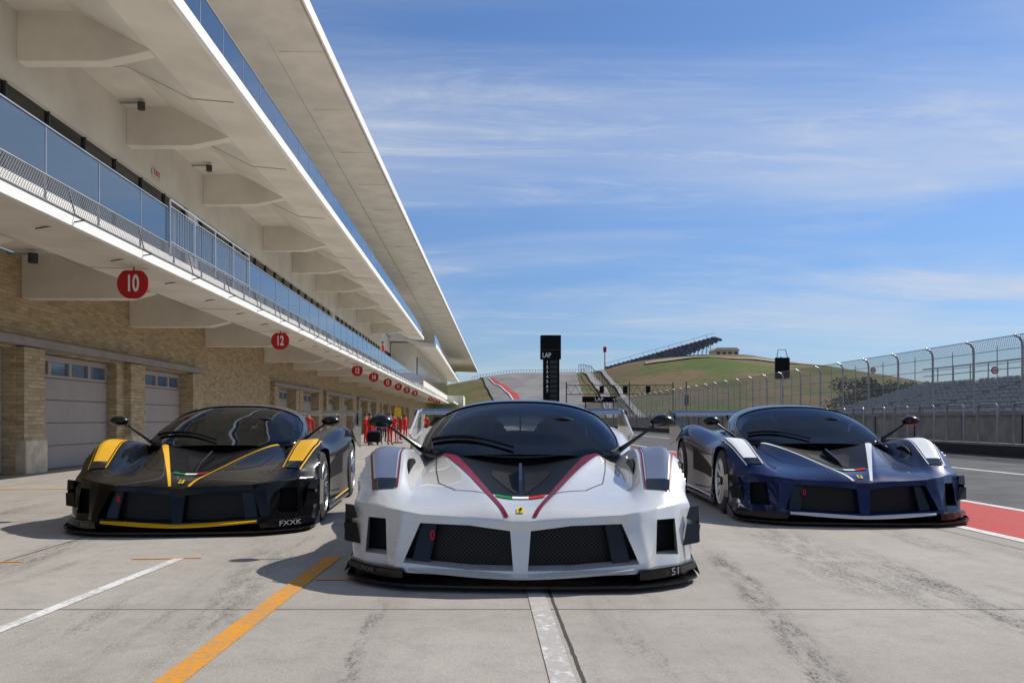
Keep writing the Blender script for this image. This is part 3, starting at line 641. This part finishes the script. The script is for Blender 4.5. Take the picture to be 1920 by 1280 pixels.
def body_mesh():
    bm=bmesh.new();holes=[];corners=[]
    cl=bm.edges.layers.float.new('crease_edge')
    for sg in (1,-1):
        V=[[bm.verts.new((sg*x,s,z)) for x,s,z in zip(*r)] for r in rows]
        for i in range(len(rows)-1):
            for j in range(7):
                if i==1 and j in (1,2,5):
                    holes+= [q.co.copy() for q in (V[i][j],V[i+1][j],V[i][j+1],V[i+1][j+1])];continue
                bm.faces.new((V[i][j],V[i][j+1],V[i+1][j+1],V[i+1][j]))
        for (i,j) in ((1,1),(2,1),(1,3),(2,3),(1,5),(2,5),(1,6),(2,6)): corners.append(V[i][j].co.copy())
        S=[]
        for i in range(3,NT+1):
            t=V[i][7]
            if i==3: S.append([t,V[2][7],V[1][7],V[0][7]])
            elif i==NT: S.append([t,V[NT+1][7],V[NT+2][7],V[NT+3][7]])
            else:
                x=rows[i][0][7];s=rows[i][1][7];ins=-.05 if i in (10,11) else (.0 if i<10 else -.02)
                S.append([t]+[bm.verts.new((sg*(x+dx),s,z)) for dx,z in ((.01+ins,.40),(.0+ins*.3,.18),(-.01,.11))])
        for a in range(len(S)-1):
            for b in range(3): bm.faces.new((S[a][b],S[a][b+1],S[a+1][b+1],S[a+1][b]))
        def cr(v1,v2,w):
            e=bm.edges.get((v1,v2))
            if e: e[cl]=w
        for j,w,i0,i1 in ((2,.95,3,9),(4,.7,4,9),(5,.8,4,9),(6,.45,4,9),(7,.7,3,9),(5,.35,11,15),(7,.35,12,15),(4,.35,11,15)):
            for i in range(i0,i1): cr(V[i][j],V[i+1][j],w)
        for j in range(0,7):
            cr(V[3][j],V[3][j+1],.85 if j<4 else .75);cr(V[0][j],V[0][j+1],.95);cr(V[15][j],V[15][j+1],.6)
            if j>=4: cr(V[5][j],V[5][j+1],.4)
        for i in range(0,3): cr(V[i][7],V[i+1][7],.75)
        for i in range(0,4): cr(V[i][4],V[i+1][4],.7)
    bmesh.ops.remove_doubles(bm,verts=bm.verts,dist=1e-4)
    def ish(v,L=holes): return any((v.co-c).length<1e-3 for c in L)
    ed=[e for e in bm.edges if e.is_boundary and ish(e.verts[0]) and ish(e.verts[1])]
    for e in ed:e[cl]=1.0
    for v in bm.verts:
        if ish(v,corners):
            for e in v.link_edges: e[cl]=1.0   # three or more full creases pin the corner
    r=bmesh.ops.extrude_edge_only(bm,edges=ed)
    newv=[v for v in r['geom'] if isinstance(v,bmesh.types.BMVert)]
    for v in newv:
        for e in v.link_edges: e[cl]=1.0
        v.co.y+=.13;v.co.z=.255+(v.co.z-.255)*.92
    bmesh.ops.recalc_face_normals(bm,faces=bm.faces)
    me=bpy.data.meshes.new('b');bm.to_mesh(me);bm.free()
    o=bpy.data.objects.new('b',me);COL.objects.link(o);m=o.modifiers.new('s','SUBSURF');m.levels=3
    bpy.context.view_layer.update();m2=bpy.data.meshes.new_from_object(o.evaluated_get(bpy.context.evaluated_depsgraph_get()));bpy.data.objects.remove(o)
    bm=bmesh.new();bm.from_mesh(m2);XL=.815
    arches=((1.15,.34,.375),(3.8,.35,.395))
    for ys,zs,r in arches:
        dl=[f for f in bm.faces if abs(f.calc_center_median().x)>XL and math.hypot(f.calc_center_median().y-ys,f.calc_center_median().z-zs)<r]
        bmesh.ops.delete(bm,geom=dl,context='FACES')
        for v in bm.verts:
            if v.is_boundary and abs(v.co.x)>XL and v.co.z>.13:
                d=math.hypot(v.co.y-ys,v.co.z-zs)
                if d<r+.12 and d>.01: v.co.y=ys+(v.co.y-ys)*r/d;v.co.z=zs+(v.co.z-zs)*r/d
    def onarch(v): return abs(v.co.x)>XL and v.co.z>.13 and any(abs(math.hypot(v.co.y-a,v.co.z-b)-c)<.004 for a,b,c in arches)
    ed=[e for e in bm.edges if e.is_boundary and onarch(e.verts[0]) and onarch(e.verts[1])]
    r=bmesh.ops.extrude_edge_only(bm,edges=ed)
    for v in r['geom']:
        if isinstance(v,bmesh.types.BMVert): v.co.x-=math.copysign(.06,v.co.x)
    bmesh.ops.recalc_face_normals(bm,faces=bm.faces)
    up=[f for f in bm.faces if abs(f.calc_center_median().x)<.3 and 1<f.calc_center_median().y<3]
    if up and sum(f.normal.z for f in up)<0: bmesh.ops.reverse_faces(bm,faces=bm.faces)
    tree=BVHTree.FromBMesh(bm);me=bpy.data.meshes.new('car_body');bm.to_mesh(me);bm.free()
    me.materials.clear()
    me.polygons.foreach_set('use_smooth',[True]*len(me.polygons));me.set_sharp_from_angle(angle=.55)
    return me,tree
BODY,BT=body_mesh()
CS=[1.48,1.62,1.85,2.12,2.45,2.8,3.2,3.7,4.25]
CW=[.50,.72,.785,.785,.755,.71,.64,.50,.3]
CB=[.69,.71,.71,.71,.72,.74,.76,.8,.84]
CT=[.735,.80,.915,1.040,1.145,1.175,1.14,1.04,.93]
CE,ZE=.84,.52
def cang(x,w): return math.asin(min(1,(abs(x)/w)**(1/CE)))
def cpt(s,t):
    a=t*math.pi/2;sx=math.sin(a);w=cubic(CS,CW,s);b=cubic(CS,CB,s);tt=cubic(CS,CT,s)
    return (w*math.copysign(abs(sx)**CE,sx),s,b+(tt-b)*max(0,math.cos(a))**ZE)
def glim(s): return .84-.20*max(0,s-1.7)
def canopy():
    NS,NA=90,72
    P=[[cpt(CS[0]+(CS[-1]-CS[0])*i/NS,j/NA*2-1) for j in range(NA+1)] for i in range(NS+1)]
    W_={'windshield':[], 'roof':[], 'side_window':[], 'side_window2':[]}
    for i in range(NS):
        s=CS[0]+(CS[-1]-CS[0])*(i+.5)/NS
        for j in range(NA):
            t=abs((j+.5)/NA*2-1);q=(i,j)
            if s<2.42-.18*t*t and t<glim(s): k='windshield'
            elif 1.85<s<2.95 and t>glim(min(s,2.45))+.07 and t<.97: k='side_window' if j>NA/2 else 'side_window2'
            else:k='roof'
            W_[k].append(q)
    out={}
    for k,fs in W_.items():
        idx={};v=[];f=[]
        for (i,j) in fs:
            q=[]
            for a,b in ((i,j),(i,j+1),(i+1,j+1),(i+1,j)):
                if (a,b) not in idx: idx[(a,b)]=len(v);v.append(P[a][b])
                q.append(idx[(a,b)])
            f.append(tuple(q))
        out[k]=(v,f)
    return out
CAN=canopy()
def drop(x,s,off=.004):
    h=BT.ray_cast(Vector((x,s,2)),Vector((0,0,-1)))
    if h[0] is None: return None
    n=h[1] if h[1].z>0 else -h[1]
    return h[0]+n*off
def overlay(name,f0,f1,s0,s1,m,p,nu=8,nv=20,off=.004,sides=(1,-1)):
    for sg in sides:
        v=[];f=[]
        for i in range(nv+1):
            s=s0+(s1-s0)*i/nv
            a=f0(s) if callable(f0) else f0;b=f1(s) if callable(f1) else f1
            for j in range(nu+1):
                x=sg*(a+(b-a)*j/nu);q=drop(x,s,off) or Vector((x,s,.5));v.append(q)
        for i in range(nv):
            for j in range(nu): q=i*(nu+1)+j;f.append((q,q+1,q+nu+2,q+nu+1))
        o=MB().add(v,f).obj(name,m,smooth=True);o.parent=p
        me=o.data
        if me.polygons[0].normal.z<0: me.flip_normals()
def sidepatch(name,s0,s1,z0,z1,m,p,n=14):
    for sg in (1,-1):
        v=[];f=[]
        for i in range(n+1):
            s=s0+(s1-s0)*i/n
            for j in range(9):
                za=z0(i/n) if callable(z0) else z0;zb=z1(i/n) if callable(z1) else z1
                z=za+(zb-za)*j/8;h=BT.ray_cast(Vector((sg*2,s,z)),Vector((-sg,0,0)))
                v.append(h[0]+Vector((sg*.004,0,0)) if h[0] else Vector((sg,s,z)))
        for i in range(n):
            for j in range(8): q=i*9+j;f.append((q,q+1,q+10,q+9))
        o=MB().add(v,f).obj(name,m,smooth=True);o.parent=p
def wheel(name,p,x,s,z,r,w,side):
    e=empty(name);e.parent=p;e.location=(x,s,z)
    pr=[(-w/2,r*.68),(-w/2+.0,r*.80),(-w/2+.015,r*.95),(-w/2+.04,r),(w/2-.04,r),(w/2-.015,r*.95),(w/2,r*.80),(w/2,r*.68)]
    o=MB().lathe(pr,56).obj('tyre',tyrem,None,smooth=True);o.parent=e
    m=MB();m.lathe([(side*(w/2-.005),r*.72),(side*(w/2+.004),r*.70),(side*(w/2-.01),r*.66),(side*(w/2-.16),r*.60)],56)
    m.lathe([(side*(w/2-.12),.001),(side*(w/2-.12),r*.6)],40,1)
    for k in range(10):
        a=2*math.pi*k/10
        for da in (-.10,.10):
            c0=Vector((side*(w/2-.035),math.cos(a)*.05,math.sin(a)*.05));c1=Vector((side*(w/2-.012),math.cos(a+da)*r*.67,math.sin(a+da)*r*.67))
            m.tube([c0,(c0+c1)/2,c1],[.017,.012,.011],6)
    m.lathe([(side*(w/2-.01),.001),(side*(w/2-.01),.045),(side*(w/2-.05),.06)],24,1)
    o=m.obj('rim',[rimm,blackm],None,smooth=True);o.parent=e
def blade3(m,pts,d):
    m.ext([tuple(p) for p in pts],[(p[0]+d[0],p[1]+d[1],p[2]+d[2]) for p in pts])
def car(label,loc,th,body,stripe,panel,vfill,blade,lineM,text):
    C=empty('race_car')
    def add(o): o.parent=C;return o
    me=BODY.copy();me.materials.append(body);b=bpy.data.objects.new('body',me);COL.objects.link(b);add(b)
    for k,(v,f) in CAN.items():
        nm='side_window' if k.startswith('side') else k
        o=MB().add(v,f).obj(nm,wglass if k!='roof' else roofm);o.data.polygons.foreach_set('use_smooth',[True]*len(f));add(o)
    pts=[cpt(1.60+.02*k,-(glim(1.6+.02*k)+.008)) for k in range(33)]+[cpt(2.435-.18*t*t,t) for t in [-.62+1.24*k/24 for k in range(25)]]+[cpt(1.60+.02*k,glim(1.6+.02*k)+.008) for k in reversed(range(33))]
    add(MB().tube([(x,y,z+.003) for x,y,z in pts],.0075,6).obj('windshield_trim',blackm,smooth=True))
    overlay('cockpit_floor',0,.66,1.66,3.5,blackm,C,8,20,.004)
    add(MB().ext([(-.60,1.72,.76),(.60,1.72,.76),(.56,1.98,.86),(-.56,1.98,.86)],[(-.60,1.72,.74),(.60,1.72,.74),(.56,2.05,.78),(-.56,2.05,.78)]).obj('dashboard',seatd,bevel=.01))
    for sx in (.33,-.33):
        add(MB().prism([(sx-.22,.76),(sx+.22,.76),(sx+.20,.93),(sx+.11,1.00),(sx+.10,1.07),(sx-.10,1.07),(sx-.11,1.00),(sx-.20,.93)],2.62,2.74).obj('seat',seatd,bevel=.02))
        for bx_ in (-.08,.08): add(MB().box(sx+bx_-.02,sx+bx_+.02,2.605,2.619,.78,1.0).obj('seat_belt',seatr))
    add(MB().tube([(.33+.15*math.cos(t),2.08-.03*math.sin(t),.90+.11*math.sin(t)) for t in [2*math.pi*k/20 for k in range(21)]],.013,6).obj('steering_wheel',seatd,smooth=True))
    add(MB().tube([(-.60,2.85,.78),(-.56,2.83,1.00),(-.30,2.82,1.11),(.30,2.82,1.11),(.56,2.83,1.00),(.60,2.85,.78)],.02,8).obj('roll_bar',decal,smooth=True))
    wide=stripe[1]=='wide'
    so=lambda s:.10+.355*(s-.15);si=lambda s:max(.02,.075+(.298 if wide else .325)*(s-.15))
    overlay('racing_stripe',si,so,.13,1.60,stripe[0],C,4,50)
    overlay('hood_panel',0,lambda s:si(s)-.001,.52,1.62,vfill,C,10,36,.003)
    g=lambda a,b,m:overlay('tricolour_stripe',a,b,.455,.518,m,C,4,4,.007,(1,))
    g(-.155,-.052,green);g(-.0515,.0515,flagw);g(.052,.155,flagr)
    overlay('hood_duct',lambda s:.03,lambda s:.03+.17*min(1,(s-.60)/.45),.60,1.22,blackm,C,4,14,.007)
    add(MB().side([(.56,.49),(.80,.590),(1.2,.685),(1.3,.64),(.95,.55)],-.010,.010).obj('duct_fin',carbon))
    def cut(pts):
        P_=[]
        for i in range(len(pts)-1):
            for k in range(10):
                t=k/10;P_.append((pts[i][0]*(1-t)+pts[i+1][0]*t,pts[i][1]*(1-t)+pts[i+1][1]*t))
        P_.append(pts[-1])
        for sg in (1,-1):
            v=[];f=[];m=MB()
            for i,(x,s) in enumerate(P_):
                q=P_[min(i+1,len(P_)-1)];r=P_[max(i-1,0)];d=Vector((q[0]-r[0],q[1]-r[1])).normalized();n=Vector((-d.y,d.x))*.0028
                for kk in (1,-1):
                    c=drop(sg*(x+n.x*kk),s+n.y*kk,.0025);v.append(c or Vector((x,s,.5)))
            for i in range(len(P_)-1): f.append((2*i,2*i+1,2*i+3,2*i+2))
            add(m.add(v,f).obj('panel_gap',blackm))
    cut([(.64,1.60),(.60,1.2),(.55,.86),(.42,.62),(.30,.54)]);cut([(.30,.54),(.18,.45)])
    fi=lambda s:.797+.045*min(1,max(0,(s-.62)/.5));fo=lambda s:.955+.10*min(1,max(0,(s-.60)/.5))
    overlay('fender_stripe',lambda s:fi(s)+.018,lambda s:fo(s)-.024,.725,1.55,panel,C,8,30,.005)
    overlay('fender_outline',lambda s:fo(s)-.010,fo,.60,1.6,lineM,C,2,30,.006)
    overlay('fender_outline',lambda s:fi(s)-.004,lambda s:fi(s)+.006,.60,1.6,lineM,C,2,30,.006)
    overlay('headlight',lambda s:fi(s)+.010,lambda s:fo(s)-.014,.595,.722,lens,C,8,12,.007)
    sidepatch('side_intake',2.35,3.15,lambda u:.30+.06*u,lambda u:.42+.22*u,blackm,C)
    sidepatch('side_vent_panel',1.62,2.25,.14,lambda u:.30+.02*u,blackm,C)
    for sg in (1,-1):
        v=[(sg*.03,.20,.09),(sg*.71,.30,.09),(sg*.71,.32,.41),(sg*.03,.22,.41)];add(MB().add(v,[(0,1,2,3)]).obj('front_grille',grillem))
        m=MB();m.ext([(sg*.55,.19,.10),(sg*.66,.20,.10),(sg*.60,.25,.38),(sg*.50,.24,.38)],[(sg*.55,.24,.10),(sg*.66,.25,.10),(sg*.60,.29,.38),(sg*.50,.28,.38)]);add(m.obj('grille_vane',carbon,bevel=.006))
        add(MB().add([(sg*.78,.42,.13),(sg*1.0,.52,.13),(sg*1.0,.54,.42),(sg*.78,.44,.42)],[(0,1,2,3)]).obj('side_intake_grille',blackm))
        pl=[(.68,.08),(.76,.12),(.86,.195),(.97,.305),(1.09,.48),(1.11,.72),(1.0,.74),(.9,.55),(.7,.35)]
        add(MB().plate([(sg*a,c) for a,c in pl],.062,.122).obj('front_skirt',carbon,bevel=.012))
        m=MB();bl=lambda pts:blade3(m,[(sg*x,s,z) for x,s,z in pts],(0,.010,0))
        bl([(1.035,.50,.375),(1.115,.54,.36),(1.135,.60,.45),(1.07,.56,.445)])
        bl([(1.010,.46,.215),(1.115,.52,.225),(1.135,.56,.335),(1.04,.50,.345)])
        m.side([(.58,.22),(.82,.21),(.86,.42),(.62,.45)],sg*1.130,sg*1.136)
        add(m.obj('canard',carbon))
        mm=MB();v=[];f=[]
        for a in range(13):
            for q in range(20):
                th_=math.pi*a/12;t=2*math.pi*q/20;v.append((sg*1.09+.095*math.sin(th_)*math.cos(t)*(1.0-.15*math.sin(t)),1.74-.075*math.cos(th_) ,.985+.052*math.sin(th_)*math.sin(t)))
        for a in range(12):
            for q in range(20): f.append((a*20+q,a*20+(q+1)%20,(a+1)*20+(q+1)%20,(a+1)*20+q))
        mo=add(mm.add(v,f).obj('mirror',carbon,smooth=True))
        ar=MB().tube([(sg*1.04,1.75,.955),(sg*.95,1.74,.89),(sg*.84,1.76,.81),(sg*.77,1.80,.755)],[.012,.011,.016,.024],8).obj('mirror_arm',carbon,smooth=True);ar.parent=mo
        add(MB().plate([(sg*.95,1.5),(sg*1.10,1.58),(sg*1.12,3.3),(sg*.95,3.4)],.07,.10).obj('side_skirt',carbon,bevel=.006))
        add(MB().side([(1.62,.145),(3.2,.145),(3.2,.162),(1.62,.162)],sg*1.118,sg*1.124).obj('side_pinstripe',stripe[0]))
        add(MB().side([(3.65,.85),(4.0,.95),(4.45,1.10),(4.85,1.12),(4.85,.60),(4.2,.70)],sg*1.105,sg*1.13).obj('rear_fin',body,bevel=.006))
        for ys,zs,r in ((1.15,.34,.38),(3.8,.35,.40)):
            m=MB();n=24;v=[];f=[]
            for k in range(n+1):
                t=-.5+(math.pi+1)*k/n
                for xx in (.76,1.06): v.append((sg*xx,ys+r*math.cos(t),max(.08,zs+r*math.sin(t))))
            for k in range(n): f.append((2*k,2*k+1,2*k+3,2*k+2))
            v.append((sg*.76,ys,zs));f+=[(2*k,2*k+2,2*n+2) for k in range(n)]
            add(m.add(v,f).obj('wheel_arch_liner',blackm))
        wheel('wheel',C,sg*.975,1.15,.343,.34,.27,sg);wheel('wheel',C,sg*.955,3.8,.358,.355,.33,sg)
    fr=[(0,-.02),(.35,-.01),(.52,.01),(.66,.02),(.84,.11),(1.0,.24),(1.08,.38),(1.10,.55),(1.11,.78)]
    poly=[(-x,s) for x,s in reversed(fr)]+fr[1:]+[(.9,.8),(-.9,.8)]
    m=MB();m.plate(poly,.030,.044);m.side([(.42,.043),(.80,.043),(.80,.15),(.55,.09)],1.100,1.108);m.side([(.42,.043),(.80,.043),(.80,.15),(.55,.09)],-1.108,-1.100);add(m.obj('front_splitter',carbon,bevel=.004))
    v=[];f=[];n=24
    for i in range(n+1):
        x=-.66+1.32*i/n;s=.012+.09*abs(x/.62)**2;z=.076+.030*abs(x/.62)**1.5
        v+=[(x,s,z),(x,s-.006,z+.014),(x,s+.05,z+.030)]
    for i in range(n): a=3*i;f+=[(a,a+3,a+4,a+1),(a+1,a+4,a+5,a+2)]
    add(MB().add(v,f).obj('front_blade',blade,smooth=True))
    add(MB().plate([(-1.0,.3),(1.0,.3),(.7,.8),(.7,1.5),(1.02,1.6),(1.02,3.3),(.7,3.4),(.7,4.2),(.9,4.5),(-.9,4.5),(-.7,4.2),(-.7,3.4),(-1.02,3.3),(-1.02,1.6),(-.7,1.5),(-.7,.8)],.055,.07).obj('underfloor',blackm))
    m=MB();m.tube([(-.52+.010*math.cos(t),.15,.312+.026*math.sin(t)) for t in [2*math.pi*k/16 for k in range(17)]],.004,6).tube([(-.52,.15,.286),(-.52,.25,.286)],.004,6);add(m.obj('tow_loop',flagr,smooth=True))
    pts=[]
    for k in range(17):
        u=k/16;x=-.05-.64*u;s=1.56+.20*u+.06*math.sin(math.pi*u)
        w_=cubic(CS,CW,s);b_=cubic(CS,CB,s);t_=cubic(CS,CT,s)
        pts.append((x,s-.02,b_+(t_-b_)*math.cos(cang(x,w_))**ZE+.016))
    add(MB().tube(pts,[.010]*8+[.015]*9,6).obj('wiper',blackm,smooth=True))
    zz=lambda s,o:(drop(0,s).z+o) if drop(0,s) else .45
    add(MB().add([(-.022,.165,zz(.165,.004)),(.022,.165,zz(.165,.004)),(.022,.23,zz(.23,.006)),(-.022,.23,zz(.23,.006))],[(0,1,2,3)]).obj('nose_badge',badge_y))
    hs=[(-.003,.172),(.003,.172),(.006,.187),(.012,.196),(.006,.202),(.009,.216),(.001,.223),(-.004,.210),(-.011,.204),(-.006,.192)]
    add(MB().add([(x,s,zz(s,.009)) for x,s in hs],[tuple(range(len(hs)))]).obj('badge_emblem',blackm))
    pr=[(4.35,1.055),(4.45,1.075),(4.6,1.09),(4.72,1.12),(4.72,1.108),(4.6,1.068),(4.45,1.05)]
    rw=add(MB().side(pr,-1.10,1.10).obj('rear_wing',carbon,bevel=.004))
    for sg in (1,-1):
        o=MB().side([(4.30,.92),(4.78,.90),(4.80,1.15),(4.32,1.09)],sg*1.135,sg*1.143).obj('wing_endplate',carbon);o.parent=rw
        o=MB().side([(4.3,.80),(4.5,.80),(4.6,1.08),(4.45,1.07)],sg*.35,sg*.37).obj('wing_pylon',carbon);o.parent=rw
    add(MB().side([(3.6,1.0),(4.3,1.10),(4.5,1.08),(4.4,.8),(3.6,.85)],-.008,.008).obj('roof_fin',carbon))
    if text:
        textmesh(text,.062,decal,'number_decal',(.925,.245,.092),C,rot=(math.pi/2,0,.78),sx=1.5,ext=.001)
        textmesh('FXXK',.038,decal_d,'lettering_decal',(-.925,.245,.092),C,rot=(math.pi/2,0,-.78),sx=1.4,ext=.001)
    C.location=loc;C.rotation_euler[2]=-math.radians(th)
    for ch in C.children: ch.matrix_parent_inverse=Matrix.Identity(4)
    top(C,label,'car','race cars parked in the pit lane')
    return C
pearl=paint('pearl_white_paint',(.66,.65,.62),.12,.28,1.0,.4);blackp=paint('black_paint',(.0025,.0025,.003),0,.25,.45,.12);bluep=paint('metallic_blue_paint',(.002,.010,.060),.25,.3,.5,.15)
maroon=paint('maroon_stripe',(.17,.006,.018),0,.4,.15,.15);yel=paint('yellow_stripe',(.85,.45,.012),0,.35,.3,.2);whs=paint('white_stripe',(.85,.85,.83),0,.35,.3,.2)
slate=paint('slate_panel',(.15,.18,.265),.1,.4,.25,.2);gblack=paint('satin_black',(.003,.003,.004),0,.45,.0,.10)
car('pearl white race car with maroon hood stripes on concrete',(.2165,4.88,.004),2.5,pearl,(maroon,'wide'),slate,gblack,pearl,maroon,'51')
car('black race car with yellow stripes and fenders',(-2.6,7.2,.004),-3,blackp,(yel,'thin'),yel,gblack,yel,yel,'FXXK')
car('dark metallic blue race car with white stripes',(3.54,7.85,.004),4.5,bluep,(whs,'thin'),whs,gblack,whs,whs,'')
# ---------------- world / sun / camera
S=Vector((.82*math.cos(math.radians(42)),.57*math.cos(math.radians(42)),math.sin(math.radians(42)))).normalized()
w=bpy.data.worlds.new('World');sc.world=w;w.use_nodes=True;nt=w.node_tree
sky=nt.nodes.new('ShaderNodeTexSky');sky.sky_type='NISHITA';sky.sun_disc=False;sky.sun_elevation=math.radians(42);sky.sun_rotation=math.atan2(S.x,S.y);sky.altitude=200;sky.air_density=1;sky.dust_density=.3;sky.ozone_density=2.8
tc=nt.nodes.new('ShaderNodeTexCoord');sp=nt.nodes.new('ShaderNodeSeparateXYZ');nt.links.new(tc.outputs['Generated'],sp.inputs[0])
zc=M(nt,'MAXIMUM',M(nt,'ADD',sp.outputs[2],.10),.03)
cb=nt.nodes.new('ShaderNodeCombineXYZ');nt.links.new(M(nt,'DIVIDE',sp.outputs[0],zc),cb.inputs[0]);nt.links.new(M(nt,'DIVIDE',sp.outputs[1],zc),cb.inputs[1])
n1=NOISE(nt,MAP(nt,cb.outputs[0],(.42,.9,1),(0,0,-.46),(2.3,.4,0)),1.0,9,.57,.8)
n2=NOISE(nt,MAP(nt,cb.outputs[0],(.6,2.0,1),(0,0,-.42),(7,2,0)),2.0,9,.68,1.1)
n3=NOISE(nt,MAP(nt,cb.outputs[0],(.5,.5,1),(0,0,0),(1,3,0)),.7,3)
cl=M(nt,'MULTIPLY',RAMP(nt,n1,.35,.72),M(nt,'ADD',M(nt,'MULTIPLY',RAMP(nt,n3,.25,.58),.7),.3))
cl=M(nt,'ADD',M(nt,'MULTIPLY',cl,.68),M(nt,'MULTIPLY',M(nt,'MULTIPLY',RAMP(nt,n2,.46,.78),RAMP(nt,n1,.36,.58)),.40),clamp=True)
cl=M(nt,'MULTIPLY',cl,RAMP(nt,sp.outputs[2],-.01,.12))
hz=RAMP(nt,sp.outputs[2],.0,.35)
tint=MIX(nt,1.0,sky.outputs[0],MIX(nt,hz,(.64,.77,1.0),(.82,1.0,1.26)),'MULTIPLY')
c=MIX(nt,cl,tint,(6.9,7.5,8.5))
bg=nt.nodes['Background'];bg.inputs[1].default_value=.09;nt.links.new(c,bg.inputs[0])
sl=bpy.data.lights.new('sun','SUN');sl.energy=4.8;sl.angle=math.radians(.5);sl.color=(1,.955,.88);so=bpy.data.objects.new('sun',sl);so.rotation_euler=S.to_track_quat('Z','Y').to_euler();COL.objects.link(so)
cam=bpy.data.cameras.new('camera');cam.lens=30;cam.sensor_width=36;cam.shift_x=(960-VX)/1920;cam.shift_y=(VY-640)/1920;cam.clip_end=5000;cam.clip_start=.1
co=bpy.data.objects.new('camera',cam);co.location=(0,0,1);co.rotation_euler=(math.pi/2,0,0);COL.objects.link(co);sc.camera=co
sc.view_settings.view_transform='Standard';sc.view_settings.look='None';sc.view_settings.exposure=0
